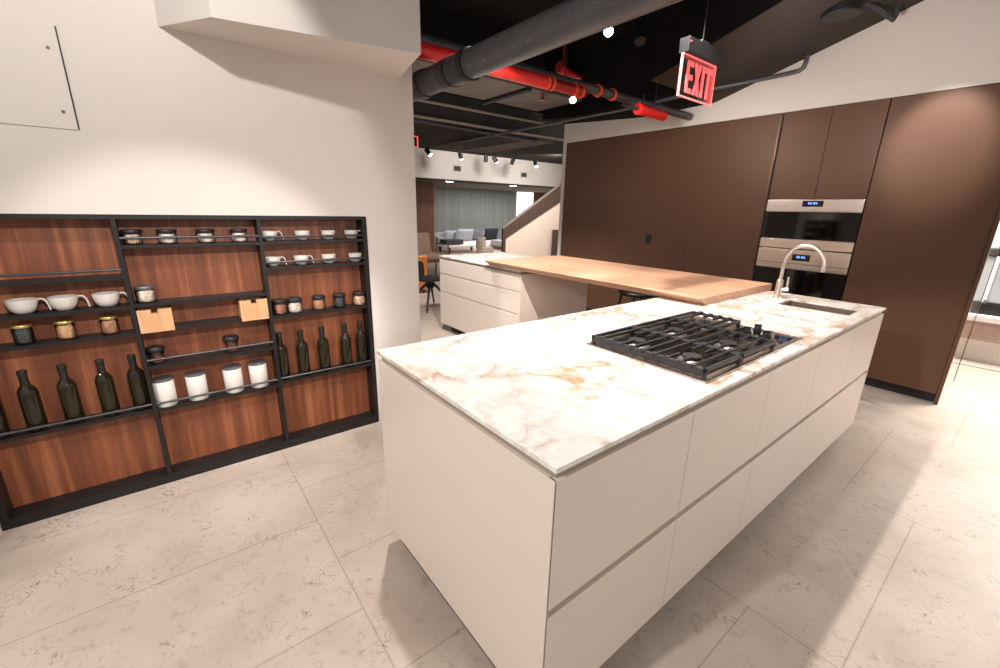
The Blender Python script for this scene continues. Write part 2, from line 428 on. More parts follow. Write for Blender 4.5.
# ------------------------------------------------------------------ wall shelving unit
Y1, YD1, YD2, Y2, ZT = -.763, -.149, .435, 1.0228, 1.3917
XF = XS; XK = XS-.10; T = .018
su = thing('wall_shelving', (XS-.05, .13, 0), 'wide built-in wall shelving of walnut panels in a black metal frame', 'shelving unit')
mb = MB()
mb.box(XK-.012, Y1, ZT-T, XF, Y2, ZT); mb.box(XK-.012, Y1, 0, XF, Y2, .05)
mb.box(XK-.012, Y1, .05, XF, Y1+.026, ZT-T); mb.box(XK-.012, Y2-.026, .05, XF, Y2, ZT-T)
mb.build('frame', 'frame', su)
for yd in (YD1, YD2): MB().box(XK, yd-.009, .05, XF, yd+.009, ZT-T).build('divider', 'frame', su)
bays = [(Y1+.026, YD1-.009), (YD1+.009, YD2-.009), (YD2+.009, Y2-.026)]
for a, b in bays: MB().box(XK-.010, a, .05, XK, b, ZT-T).build('back_panel', 'walnut', su)
shelves = [  # bay, top z, rail height or None
 (0, 1.118, 1.146), (0, .975, None), (0, .842, None), (0, .436, .459),
 (1, 1.257, 1.289), (1, .979, None), (1, .848, None), (1, .662, .691), (1, .428, .457),
 (2, 1.259, 1.282), (2, 1.118, 1.144), (2, .840, None), (2, .442, .459)]
SZ = {}
for bay, z, rz in shelves:
    a, b = bays[bay]
    MB().box(XK, a, z-.016, XF-.003, b, z).build('shelf', 'frame', su)
    if rz: MB().cyl((XF-.007, a, rz), (XF-.007, b, rz), .006, seg=12).build('rail', 'rail', su)

XI = XS-.052        # centre line of what stands on the shelves
# --- large cups with looping handles (bay 1)
def lip(prof_out, th):  # outer profile bottom->top, inner back down
    inner = [(max(r-th, 0), z if i else z+th) for i, (r, z) in enumerate(prof_out)]
    return prof_out+[(prof_out[-1][0]-th*.5, prof_out[-1][1]+th*.4)]+inner[::-1]
def make_mug(name, rr, h, cat, group, hl):
    t = thing(name, (0, 0, 0), 'x', cat, group)
    pr = [(0, 0), (rr*.48, 0), (rr*.60, h*.05), (rr*.80, h*.25), (rr*.93, h*.55), (rr*.985, h*.8), (rr, h)]
    MB().lathe(lip(pr, .003), seg=36).build('bowl', 'white_cer', t)
    k = h*hl
    pts = [(rr*.92, 0, h*.90), (rr*1.15, 0, h*.98), (rr*1.36, 0, h*.92), (rr*1.50, 0, h*.72), (rr*1.58, 0, h*.44), (rr*1.63, 0, h*.10)]
    # smooth the handle curve
    P = []
    for i in range(len(pts)-1):
        for q in range(4):
            u = q/4; a, b = Vector(pts[i]), Vector(pts[i+1]); P.append(a.lerp(b, u))
    P.append(Vector(pts[-1]))
    MB().tube(P, .0042, 10, 1.5).build('handle', 'white_cer', t)
    return t
mug = make_mug('cup', .050, .060, 'cup', 'large white cups on the left bay', 1)
for y, lab in ((-.508, 'large white cup at the left end of the cup row in the left bay'), (-.380, 'large white cup in the middle of the left bay row of three'), (-.235, 'large white cup nearest the first divider in the left bay')):
    place(mug, USED, (XI, y, .975), R(90), lab)
cup = make_mug('espresso_cup', .041, .050, 'cup', 'small white cups on the right bay', 1)
for y, a, lab in ((.489, 95, 'small white cup at the left end of the top row in the right bay'), (.660, 140, 'second small white cup from the left in the top row'), (.806, 185, 'third small white cup in the top row, handle turned away'), (.944, 80, 'small white cup at the right end of the top row')):
    place(cup, USED, (XI, y, 1.259), R(a), lab)
for y, a, lab in ((.490, 90, 'small white cup at the left end of the second row in the right bay'), (.640, 92, 'second small white cup from the left in the second row'), (.796, 130, 'third small white cup in the second row'), (.958, 200, 'small white cup at the right end of the second row, handle hidden')):
    place(cup, USED, (XI, y, 1.118), R(a), lab)

# --- jars
def make_jar(name, r, h, lidh, lidmat, cont, fill, cat, group, lidr=1.04):
    t = thing(name, (0, 0, 0), 'x', cat, group)
    g = [(0, .001), (r*.86, .001), (r*.97, .006), (r, .016), (r, h-.014), (r*.93, h-.004), (r*.9, h)]
    MB().lathe(g, seg=32).build('glass_body', 'glass', t)
    MB().lathe([(0, .004), (r*.84, .004), (r*.93, .012), (r*.94, h*fill*.8), (r*.7, h*fill), (0, h*fill*1.03)], seg=28).build('contents', cont, t)
    L = r*lidr
    MB().lathe([(0, h-.002), (L*.97, h-.002), (L, h+.002), (L, h+lidh-.003), (L*.95, h+lidh), (0, h+lidh)], seg=32).build('lid', lidmat, t)
    return t
for k, (y, cont, lab) in enumerate(((-.531, 'blackbean', 'brass-lidded glass jar of black beans in the left bay'), (-.397, 'pasta', 'brass-lidded glass jar of tan grains in the left bay'), (-.246, 'brownpow', 'brass-lidded glass jar of brown powder beside the first divider'))):
    j = make_jar('storage_jar', .033, .076, .009, 'gold', cont, .84, 'jar', 'brass-lidded jars on the left bay'); j.location = (XI, y, .842); j['label'] = lab
for y, cont, lab in ((-.096, 'muesli', 'low black-lidded jar of muesli at the left end of the middle bay top shelf'), (.037, 'rice', 'second low black-lidded jar from the left on the middle bay top shelf'), (.195, 'rice', 'third low black-lidded jar on the middle bay top shelf'), (.343, 'rice', 'low black-lidded jar at the right end of the middle bay top shelf')):
    j = make_jar('storage_jar', .038, .054, .014, 'lid', cont, .9, 'jar', 'black-lidded jars on the middle bay top shelf', 1.08); j.location = (XI, y, 1.257); j['label'] = lab
j = make_jar('storage_jar', .040, .066, .012, 'lidgrey', 'rice', .9, 'jar', None, 1.03); j.location = (XI, -.092, .979); j['label'] = 'glass jar of pale rice with flat grey metal lid'
for y, r, cont, lab in ((.493, .037, 'redspice', 'black-lidded jar of red spice beside the second divider'), (.577, .040, 'rice', 'black-lidded jar of pale grains, second in the right bay jar row'), (.714, .036, 'brownpow', 'black-lidded jar of brown grains in the middle of the right bay jar row'), (.838, .036, 'blackbean', 'black-lidded jar of dark beans, fourth in the right bay jar row'), (.966, .040, 'muesli', 'black-lidded jar of pale nuts at the right end of the right bay jar row')):
    j = make_jar('storage_jar', r, .070, .015, 'lid', cont, .84, 'jar', 'black-lidded jars in the right bay', 1.06); j.location = (XI, y, .840); j['label'] = lab
def make_dome_jar(lab, y):
    t = thing('dome_lid_jar', (XI, y, .662), lab, 'jar', 'dome-lidded jars in the middle bay')
    c = (XI, y, .662)
    MB().lathe([(0, .001), (.026, .001), (.030, .008), (.030, .046), (.033, .060)], c).build('glass_body', 'glass', t)
    MB().lathe([(0, .004), (.027, .004), (.028, .036), (0, .040)], c).build('contents', 'redspice', t)
    MB().lathe([(0, .058), (.030, .059), (.038, .066), (.039, .078), (.035, .086), (.0, .088)], c).build('lid', 'lid', t)
make_dome_jar('small jar with wide black lid beside the first divider, above the canisters', -.100)
make_dome_jar('small jar with wide black lid standing alone on the right of the rail shelf', .230)

# --- bottles
def make_bottle():
    t = thing('wine_bottle', (0, 0, 0), 'x', 'bottle', 'dark bottles on the lower shelves')
    r = .0345
    MB().lathe([(0, .004), (r*.7, 0), (r*.95, .002), (r, .010), (r, .176), (r*.97, .188), (r*.86, .200), (r*.66, .210), (.0165, .219), (.0142, .230), (.0140, .236), (0, .236)], seg=40).build('body', 'bottle', t)
    MB().lathe([(.0148, .228), (.0150, .262), (.0150, .266), (.0168, .268), (.0168, .282), (.0155, .286), (0, .286)], seg=24).build('neck', 'bottle_neck', t)
    return t
bot = make_bottle()
for y, lab in ((-.690, 'dark wine bottle cut off by the left edge of the photo'), (-.571, 'leftmost whole dark wine bottle in the left bay'), (-.445, 'second whole dark wine bottle in the left bay'), (-.315, 'third whole dark wine bottle in the left bay'), (-.197, 'dark wine bottle beside the first divider in the left bay')):
    place(bot, USED, (XI, y, .436), 0, lab)
for y, lab in ((.471, 'dark wine bottle beside the second divider in the right bay'), (.589, 'second dark wine bottle in the right bay'), (.713, 'middle dark wine bottle of five in the right bay'), (.854, 'fourth dark wine bottle in the right bay'), (.958, 'dark wine bottle at the far right end of the right bay')):
    place(bot, USED, (XI, y, .442), 0, lab)

# --- canisters
def make_canister():
    t = thing('canister', (0, 0, 0), 'x', 'canister', 'white canisters in the middle bay')
    MB().lathe([(0, 0), (.044, 0), (.046, .003), (.0465, .136), (.045, .138)], seg=36).build('body', 'white_cer', t)
    MB().lathe([(.0455, .134), (.0465, .138), (.0465, .146), (.044, .148), (0, .148)], seg=36).build('lid', 'lidgrey', t)
    return t
can = make_canister()
for y, lab in ((-.098, 'white cylindrical canister beside the first divider'), (.041, 'second white canister from the first divider'), (.211, 'third white canister from the first divider'), (.338, 'white canister nearest the second divider')):
    place(can, USED, (XI, y, .428), 0, lab)

# --- pale wooden boxes
def make_box(lab, y0, y1):
    t = thing('wooden_box', (XS-.05, (y0+y1)/2, .848), lab, 'box', 'pale wooden boxes in the middle bay')
    x0, x1, z0, z1 = XK+.008, XS+.004, .848, .957
    mb = MB()
    mb.box(x0, y0, z0, x1-.01, y1, z0+.008); mb.box(x0, y0, z0+.008, x1-.01, y0+.008, z1-.012); mb.box(x0, y1-.008, z0+.008, x1-.01, y1, z1-.012); mb.box(x0, y0+.008, z0+.008, x0+.008, y1-.008, z1-.012)
    mb.build('body', 'birch', t)
    ym = (y0+y1)/2
    MB().prism([(y0, z0-.014), (y1, z0-.014), (y1, z1-.010), (ym+.013, z1-.010), (ym+.013, z1-.030), (ym-.013, z1-.030), (ym-.013, z1-.010), (y0, z1-.010)], x1-.01, x1, 0).build('front', 'birch', t)
make_box('pale wooden box with notched front beside the first divider', -.138, -.004)
make_box('pale wooden box with notched front beside the second divider', .291, .424)

# ------------------------------------------------------------------ island
GZ0, GZ1, ZB, ZTOP = .474, .497, .10, .872
ys = [YA+.022, 1.215, 1.802, 2.378, 2.955, YC-.022]
labs = ['white two-drawer island unit nearest the camera', 'second white island drawer unit from the near end', 'third white island drawer unit, below the cooktop', 'fourth white island drawer unit from the near end', 'white island drawer unit at the far end below the sink']
UNITS = []
for i in range(5):
    a, b = ys[i], ys[i+1]
    t = thing('island_cabinet', ((XA+XB)/2, (a+b)/2, 0), labs[i], 'cabinet', 'island drawer units')
    UNITS.append(t)
    mb = MB()
    # open-topped carcass so that the sink bowl has room
    mb.box(XB+.004, a, ZB, XA-.030, b, ZB+.018); mb.box(XB+.004, a, ZB, XB+.022, b, ZTOP)
    mb.box(XB+.022, a, ZB+.018, XA-.030, a+.016, ZTOP); mb.box(XB+.022, b-.016, ZB+.018, XA-.030, b, ZTOP)
    mb.build('carcass', 'lacquer', t)
    g = .0012
    af = YA+.0065-g if i == 0 else a
    MB().box(XA-.022, af+g, GZ1, XA-.002, b-g, ZTOP, .001).build('drawer_front', 'lacquer', t)
    MB().box(XA-.022, af+g, ZB, XA-.002, b-g, GZ0, .001).build('drawer_front', 'lacquer', t)
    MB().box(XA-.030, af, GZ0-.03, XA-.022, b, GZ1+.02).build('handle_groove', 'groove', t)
    MB().box(XB+.06, a+(.02 if i == 0 else 0), 0, XA-.10, b-(.02 if i == 4 else 0), ZB).build('plinth', 'plinth', t, 'recessed black plinth')
pn = MB().box(XB+.002, YA, ZB, XA-.004, YA+.0035, ZTOP, .0008).box(XB+.002, YA+.003, ZB+.001, XA-.024, YA+.020, ZTOP-.001).build('end_panel', 'lacquer', UNITS[0])
MB().box(XA-.024, YA+.0035, ZB, XA-.007, YA+.0065, ZTOP).build('edge_seal', 'gap', pn, 'dark edge line')
pn2 = MB().box(XB+.002, YC-.020, ZB, XA-.002, YC, ZTOP, .001).build('end_panel', 'lacquer', UNITS[4])
SX0, SX1, SY0, SY1 = -1.008, -.632, 3.06, 3.33
ct = tag(MB().plate_hole(XB-.002, YA-.003, XA+.002, YC+.003, SX0, SY0, SX1, SY1, .897, H).build('worktop', 'marble'), 'long white marble island worktop with tan veining', 'worktop')
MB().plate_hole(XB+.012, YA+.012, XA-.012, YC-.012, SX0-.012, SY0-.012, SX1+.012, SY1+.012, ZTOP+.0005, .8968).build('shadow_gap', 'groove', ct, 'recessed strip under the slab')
# sink
sk = thing('sink', ((SX0+SX1)/2, (SY0+SY1)/2, .70), 'undermount steel sink cut into the marble worktop', 'sink')
mb = MB(); w = .008
mb.box(SX0-w, SY0-w, .70, SX1+w, SY1+w, .708); mb.box(SX0-w, SY0-w, .708, SX0, SY1+w, .8965); mb.box(SX1, SY0-w, .708, SX1+w, SY1+w, .8965)
mb.box(SX0, SY0-w, .708, SX1, SY0, .8965); mb.box(SX0, SY1, .708, SX1, SY1+w, .8965)
mb.build('basin', 'steel_dark', sk)
MB().lathe([(0, 0), (.04, 0), (.045, .004), (.03, .006), (0, .003)], ((SX0+SX1)/2, (SY0+SY1)/2, .708)).build('drain', 'nickel', sk)
# faucet
FX, FY = -1.098, 3.316
fc = thing('faucet', (FX, FY, H), 'brushed nickel gooseneck tap behind the sink', 'tap')
MB().lathe([(0, 0), (.027, 0), (.025, .005), (.021, .008), (.0205, .12), (.0165, .124), (0, .124)], (FX, FY, H)).build('base', 'nickel', fc)
pts = [(FX, FY, H+.10), (FX, FY, 1.05), (FX, FY, 1.12)]
cx, rz = FX+.113, .125
for i in range(1, 17):
    a = math.pi - math.pi*i/16*1.02
    pts.append((cx+.113*math.cos(a), FY, 1.145+rz*math.sin(a)))
pts.append((cx+.113, FY, 1.135))
MB().tube(pts, .0115, 16).build('spout', 'nickel', fc)
MB().lathe([(0, -.02), (.0125, -.02), (.0128, .012), (0, .012)], (cx+.113, FY, 1.132)).build('nozzle', 'nickel', fc)
MB().cyl((FX+.015, FY+.004, .965), (FX+.055, FY+.012, .972), .013).build('valve', 'nickel', fc)
MB().cyl((FX+.045, FY+.010, .970), (FX+.042, FY+.010, 1.055), .007, .006).build('lever', 'nickel', fc)

# ------------------------------------------------------------------ cooktop
CX0, CX1, CY0, CY1 = -1.128, -.606, 1.364, 2.265
ck = thing('cooktop', ((CX0+CX1)/2, (CY0+CY1)/2, H), 'stainless gas cooktop with black cast iron grates on the island', 'cooktop')
mb = MB(); mb.box(CX0, CY0, H, CX1, CY1, H+.006, .002); mb.build('base_plate', 'steel', ck)
MB().box(CX0+.03, CY0+.03, H+.006, CX1-.03, 2.02, H+.0075).build('burner_tray', 'tray', ck)
def grate(x0, x1, y0, y1):
    mb = MB(); zb, zt, w = H+.030, H+.044, .014
    mb.box(x0, y0, zb, x0+w, y1, zt, .003); mb.box(x1-w, y0, zb, x1, y1, zt, .003)
    mb.box(x0, y0, zb-.006, x1, y0+w, zt, .003); mb.box(x0, y1-w, zb, x1, y1, zt, .003)
    for (x, y) in ((x0, y0), (x1-w, y0), (x0, y1-w), (x1-w, y1-w)): mb.box(x, y, H+.006, x+w, y+w, zb+.004, .002)
    if y0 < 1.5: mb.box(x0+w, y0+.002, H+.014, x1-w, y0+w-.002, zb-.004)
    n = max(3, round((x1-x0)/.048)); ymid = (y0+y1)/2
    for i in range(1, n):
        x = x0+(x1-x0)*i/n
        near = min(abs(x-bx) for bx in BX)
        if near < .045:
            for (q0, q1) in ((y0, ymid-.045), (ymid+.045, y1)): mb.box(x-.0045, q0, zb+.002, x+.0045, q1, zt+.002, .0015)
        else: mb.box(x-.0045, y0, zb+.002, x+.0045, y1, zt+.002, .0015)
        for yy in (y0, y1-w): mb.obox((x, yy+w/2, zt), (.022, w+.004, .010), bev=.003)
    return mb.build('grate', 'iron', ck)
BX = (-.98, -.74)
def burner(x, y, r):
    b = MB().lathe([(0, 0), (r*1.1, 0), (r*1.1, .006), (r*.9, .012), (r*.62, .018), (0, .018)], (x, y, H+.0075), 28).build('burner', 'steel_dark', ck)
    MB().lathe([(0, 0), (r*.72, 0), (r*.75, .003), (r*.7, .008), (0, .009)], (x, y, H+.0255), 28).build('burner_cap', 'iron', b)
G = [(1.376, 1.648), (1.653, 1.955)]
for y0, y1 in G:
    grate(CX0+.016, CX1-.012, y0, y1)
    for bx in BX: burner(bx, (y0+y1)/2, .048)
grate(CX0+.016, -.862, 1.960, 2.20); burner(-.98, 2.08, .040)
MB().box(-.852, 1.98, H+.006, CX1-.02, CY1-.012, H+.0085, .001).build('control_strip', 'blackglass', ck)
MB().box(-.655, 2.236, H+.0085, -.645, 2.246, H+.0090).build('indicator', 'display', ck, 'small blue indicator light')
for (x, y) in ((-.79, 2.225), (-.80, 2.13), (-.715, 2.13), (-.80, 2.04), (-.70, 2.03)):
    k = MB().lathe([(0, 0), (.021, 0), (.021, .004), (.016, .006), (.0155, .018), (.013, .021), (0, .021)], (x, y, H+.0085), 24).build('knob', 'knob', ck)
    MB().obox((x, y, H+.0325), (.032, .009, .008), (0, 0, R(35)), .003).build('grip', 'knob', k)

# ------------------------------------------------------------------ oak counter, stool and far drawer units
FXA, FXB, FYA = -2.985, -4.468, 2.60
oak = tag(MB().prism([(2.565, .938), (2.60, .9105), (3.60, .9105), (3.60, .960), (2.535, .960), (2.535, .955)], -3.48, -1.24, 0, .0015).build('wooden_counter', 'oak'), 'long pale oak counter slab bridging the two white cabinets', 'table top')
fl = ['white three-drawer unit at the open end beyond the left wall', 'white three-drawer unit directly under the oak counter']
for i, (a, b) in enumerate(((FXB, -3.757), (-3.757, FXA-.022))):
    t = thing('drawer_cabinet', ((a+b)/2, FYA+.5, 0), fl[i], 'cabinet', 'far three-drawer units')
    MB().box(a, FYA+.026, .09, b, 3.555, .872).build('carcass', 'lacquer', t)
    g = .0012
    for z0, z1 in ((.09, .472), (.494, .690), (.712, .872)):
        MB().box(a+g, FYA, z0, b-g, FYA+.020, z1, .001).build('drawer_front', 'lacquer', t)
    for z in (.472, .690): MB().box(a, FYA+.005, z+.0008, b, FYA+.026, z+.0212).build('handle_groove', 'lacquer', t)
    MB().box(a+.10, FYA+.09, 0, b-.0, 3.5, .09).build('plinth', 'plinth', t)
tag(MB().box(FXA-.020, FYA+.002, .0, FXA, 3.56, .872, .001).build('end_panel', 'lacquer'), 'white end panel of the far drawer units below the oak counter', 'panel')
tag(MB().box(FXB-.003, FYA-.003, .897, FXA+.002, 3.565, H).build('worktop', 'marble'), 'white marble worktop on the far drawer units', 'worktop')
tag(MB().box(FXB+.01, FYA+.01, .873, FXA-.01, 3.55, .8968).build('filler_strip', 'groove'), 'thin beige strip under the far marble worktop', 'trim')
st = thing('bar_stool', (-2.62, 3.95, 0), 'low-backed black stool behind the oak counter', 'stool')
MB().lathe([(0, .60), (.17, .60), (.20, .615), (.205, .635), (.19, .65), (0, .645)], (-2.62, 3.95, 0)).build('seat', 'blackwood', st)
mb = MB(); P = [(-2.62+.205*math.cos(a), 3.95+.205*math.sin(a), .685) for a in [R(-15+14*i) for i in range(16)]]
mb.tube(P, .055, 10, .25); mb.build('backrest', 'blackwood', st)
for sx in (-1, 1):
    for sy in (-1, 1): MB().cyl((-2.62+sx*.12, 3.95+sy*.12, .605), (-2.62+sx*.19, 3.95+sy*.19, 0), .013, .010).build('leg', 'blackwood', st)

# ------------------------------------------------------------------ tall cabinets
ZP = 2.374
def door_unit(x0, x1, lab, dx=None, z0=.09):
    t = thing('tall_cabinet', ((x0+x1)/2, YT+.3, 0), lab, 'cabinet', 'tall brown cabinets')
    MB().box(x0, YT+.024, .09, x1, YT+.60, ZP).build('carcass', 'plinth', t)
    MB().box(x0+.0015, YT, .09, x1-.0015, YT+.022, ZP, .0015).build('door', 'bronze', t)
    MB().box(x0, YT+.05, 0, x1, YT+.56, .09).build('plinth', 'plinth', t)
    MB().box(x1-.0012, YT-.0006, .09, x1+.0016, YT+.004, ZP).build('edge_strip', 'bronze_edge', t, 'pale strip painting the highlight along the door seam')  # highlight line of the door seam, painted as a paler strip
    return t
door_unit(-4.60, -3.617, 'tall brown cabinet at the left end of the row')
t = door_unit(-3.613, -2.628, 'tall brown cabinet with a small black socket on its door')
sk_ = tag(MB().box(-3.152, YT-.006, 1.082, -3.077, YT, 1.195, .004).build('socket', 'blackpl'), 'small black socket plate on a brown cabinet door', 'socket')
MB().box(-3.135, YT-.008, 1.10, -3.094, YT-.006, 1.135).build('outlet', 'knob', sk_); MB().box(-3.135, YT-.008, 1.143, -3.094, YT-.006, 1.178).build('outlet', 'knob', sk_)
door_unit(-2.624, -1.862, 'tall brown cabinet directly left of the ovens')
OX0, OX1 = -1.832, -1.072
ot = thing('oven_cabinet', ((OX0+OX1)/2, YT+.3, 0), 'tall brown cabinet housing the two steel ovens', 'cabinet')
mb = MB(); mb.box(OX0-.018, YT+.024, .09, OX0-.002, YT+.60, ZP); mb.box(OX1+.002, YT+.024, .09, OX1+.018, YT+.60, ZP); mb.box(OX0-.002, YT+.58, .09, OX1+.002, YT+.60, ZP); mb.box(OX0-.002, YT+.024, 1.607, OX1+.002, YT+.58, 1.62); mb.box(OX0-.002, YT+.024, .70, OX1+.002, YT+.58, .715)
mb.build('carcass', 'plinth', ot)
XM = -1.452
for a, b in ((OX0, XM), (XM, OX1)):
    MB().box(a+.0015, YT, 1.606, b-.0015, YT+.022, ZP, .0015).build('door', 'bronze', ot)
MB().box(OX0, YT, .09, OX1, YT+.022, .715, .0015).build('drawer_front', 'bronze', ot)
MB().box(OX0, YT+.05, 0, OX1, YT+.56, .09).build('plinth', 'plinth', ot)
MB().box(OX0-.022, YT-.001, .09, OX0-.018, YT+.02, ZP).build('edge_strip', 'bronze_edge', ot, 'lighter metal edge profile')
rp = thing('tall_cabinet', (-.66, YT+.3, 0), 'wide tall brown cabinet at the right end of the row', 'cabinet', 'tall brown cabinets')
MB().box(-1.03, YT+.024, .09, -.302, YT+.60, ZP).build('carcass', 'plinth', rp)
MB().box(-1.066, YT, .085, -.304, YT+.022, ZP, .0015).build('door', 'bronze', rp)
MB().box(-1.03, YT+.05, 0, -.302, YT+.56, .085).build('plinth', 'plinth', rp)
MB().box(-.302, YT-.012, 0, -.2785, YT+.012, ZP, .001).build('side_panel', 'bronze', rp)
# ovens
def oven(lab, zb, zt, bands, disp):
    t = thing('oven', ((OX0+OX1)/2, YT+.27, zb), lab, 'oven', 'steel ovens')
    MB().box(OX0+.005, YT+.004, zb+.002, OX1-.005, YT+.55, zt-.002).build('casing', 'steel_dark', t)
    for kind, a, b in bands:
        if kind == 'glass':
            MB().box(OX0+.003, YT-.006, a, OX1-.003, YT+.002, b, .001).build('glass_door', 'blackglass', t, 'black glass door')
        else:
            MB().box(OX0+.001, YT-.014, a+.0015, OX1-.001, YT+.002, b-.0015, .003).build(kind, 'steel', t)
    x0, x1, z0, z1 = disp
    d = MB().box(x0, YT-.016, z0, x1, YT-.0135, z1).build('display', 'screen', t)
    xm = (x0+x1)/2; zm = (z0+z1)/2+.004
    for k, (dx, w_) in enumerate(((-.030, .012), (-.014, .012), (.004, .004), (.014, .012), (.030, .008))):
        MB().box(xm+dx-w_/2, YT-.0165, zm-.010, xm+dx+w_/2, YT-.0158, zm+.010).build('readout', 'display', d)
    return t
oven('upper steel oven with black glass door', 1.150, 1.604, [('control_panel', 1.492, 1.602), ('glass', 1.242, 1.488), ('drawer_front', 1.152, 1.238)], (-1.53, -1.365, 1.537, 1.590))
oven('lower steel oven half hidden behind the island tap', .717, 1.148, [('control_panel', 1.012, 1.144), ('trim_strip', .960, 1.008), ('glass', .72, .955)], (-1.523, -1.375, 1.043, 1.103))

# ------------------------------------------------------------------ exit sign
EX = -1.40; ey0, ey1, ez0, ez1 = 2.268, 2.605, 2.052, 2.240
es = thing('exit_sign', (EX, (ey0+ey1)/2, ez0), 'hanging clear exit sign with red letters', 'sign')
MB().box(EX-.004, ey0, ez0, EX+.004, ey1, ez1, .002).build('panel', 'exit_glass', es)
mb = MB(); e = .005
mb.box(EX-.006, ey0-e, ez0-e, EX+.006, ey0, ez1+e); mb.box(EX-.006, ey1, ez0-e, EX+.006, ey1+e, ez1+e); mb.box(EX-.006, ey0, ez0-e, EX+.006, ey1, ez0); mb.box(EX-.006, ey0, ez1, EX+.006, ey1, ez1+e)
mb.build('lit_edge', 'exit_edge', es)
mb = MB(); X0, X1 = EX+.0042, EX+.0065; lw = .026
zl, zh = ez0+.018, ez1-.020
def bar(y0, z0, y1, z1): mb.box(X0, y0, z0, X1, y1, z1)
def diag(y0, y1, w_):
    mb.prism([(y0, zl), (y0+w_, zl), (y1+w_, zh), (y1, zh)], X0, X1, 0)
y = ey0+.045                                     # E
bar(y, zl, y+lw, zh)
for z in (zl, (zl+zh)/2-.011, zh-.024): bar(y+lw, z, y+.064, z+.024)
y += .074; diag(y, y+.044, .028); mb.prism([(y+.044, zl), (y+.072, zl), (y+.028, zh), (y, zh)], X0+.0004, X1+.0004, 0)   # X
y += .082; bar(y, zl, y+lw, zh)                  # I
y += .034; bar(y, zh-.026, y+.072, zh); bar(y+.023, zl, y+.049, zh-.026)    # T
mb.build('letters', 'exit_red', es, 'red letters reading EXIT')
hs = MB().box(EX-.028, ey0+.0, ez1+.006, EX+.028, ey1+.01, ez1+.075, .004).build('housing', 'blackpl', es)
MB().box(EX+.028, ey0+.012, ez1+.050, EX+.0295, ey0+.020, ez1+.057).build('indicator', 'exit_red', hs)
MB().cyl((EX, 2.44, ez1+.075), (EX, 2.44, 3.3), .003, seg=10).build('rod', 'blackpl', es)
MB().box(EX-.02, 2.40, ez1+.075, EX+.02, 2.48, ez1+.09, .003).build('bracket', 'blackpl', es)

# ------------------------------------------------------------------ pipes and ceiling services
BP = (1.50, 2.215); br_ = .0735
bp = thing('drain_pipe', (-2.0, BP[0], BP[1]), 'thick grey painted pipe slanting across the top of the photo', 'pipe')
MB().cyl((-2.98, BP[0], BP[1]), (1.2, BP[0], BP[1]), br_, seg=40).build('pipe', 'pipe', bp)
def ring(x0, x1, r, name='collar', mat='pipe_dark'):
    MB().cyl((x0, BP[0], BP[1]), (x1, BP[0], BP[1]), r, seg=40).build(name, mat, bp)
ring(-2.47, -2.20, br_*1.05); ring(-2.235, -2.195, br_*1.13, 'collar', 'blackpl'); ring(-2.40, -2.375, br_*1.10, 'collar', 'blackpl'); ring(-2.76, -2.70, br_*1.12)
MB().cyl((-1.0, BP[0], BP[1]), (-1.0, BP[0], 3.3), .006, seg=8).build('hanger', 'blackpl', bp)
# dark sprinkler main with red sections beneath
bk = thing('sprinkler_pipe', (-2.76, 3, 2.458), 'dark grey pipe running above the red pipe', 'pipe')
MB().cyl((-2.78, 1.40, 2.475), (-2.755, 4.74, 2.458), .036, seg=24).build('pipe', 'pipe', bk)
for y in (3.22, 3.42): 
    MB().cyl((-2.768, y-.012, 2.466), (-2.768, y+.018, 2.466), .050, seg=20).build('clamp', 'orange', bk)
MB().cyl((-2.765, 3.9, 2.49), (-2.765, 3.9, 2.545), .008, seg=8).build('hanger', 'pipe_dark', bk)
rd = thing('red_pipe', (-2.68, 2, 2.395), 'red painted fire pipe hanging under the black ceiling', 'pipe')
MB().cyl((-2.69, 1.39, 2.385), (-2.66, 2.50, 2.385), .046, seg=28).build('pipe', 'red', rd)
MB().cyl((-2.66, 2.50, 2.385), (-2.65, 2.92, 2.385), .040, seg=28).build('pipe', 'darkred', rd, 'darker red section')
for y in (2.50, 2.55, 2.80, 2.88):
    MB().cyl((-2.658, y-.010, 2.385), (-2.657, y+.012, 2.385), .050, seg=20).build('clamp', 'orange', rd)
MB().cyl((-2.655, 2.7, 2.42), (-2.655, 2.7, 3.3), .005, seg=8).build('hanger', 'blackpl', rd)
rc = thing('red_pipe', (-2.70, 4, 2.385), 'short red capped pipe end against the white wall', 'pipe')
MB().cyl((-2.695, 3.77, 2.385), (-2.71, 4.18, 2.385), .046, seg=28).build('pipe', 'red', rc)
MB().cyl((-2.695, 3.72, 2.385), (-2.695, 3.80, 2.385), .052, seg=28).build('collar', 'red', rc)
MB().cyl((-2.695, 3.50, 2.385), (-2.695, 3.73, 2.385), .018, seg=16).build('nipple', 'pipe_dark', rc)
MB().cyl((-2.70, 4.0, 2.42), (-2.70, 4.0, 2.70), .006, seg=8).build('hanger', 'blackpl', rc)
rr2 = tag(MB().tube([(-3.20, 3.16, 2.725), (-3.2, 3.22, 2.715), (-3.19, 3.34, 2.695), (-3.19, 3.46, 2.69)], [.048, .042, .026, .018], 16).cyl((-3.2, 3.22, 2.73), (-3.2, 3.22, 3.3), .008, seg=8).build('red_pipe', 'darkred'), 'dark red pipe elbow half hidden above the dark pipe', 'pipe')
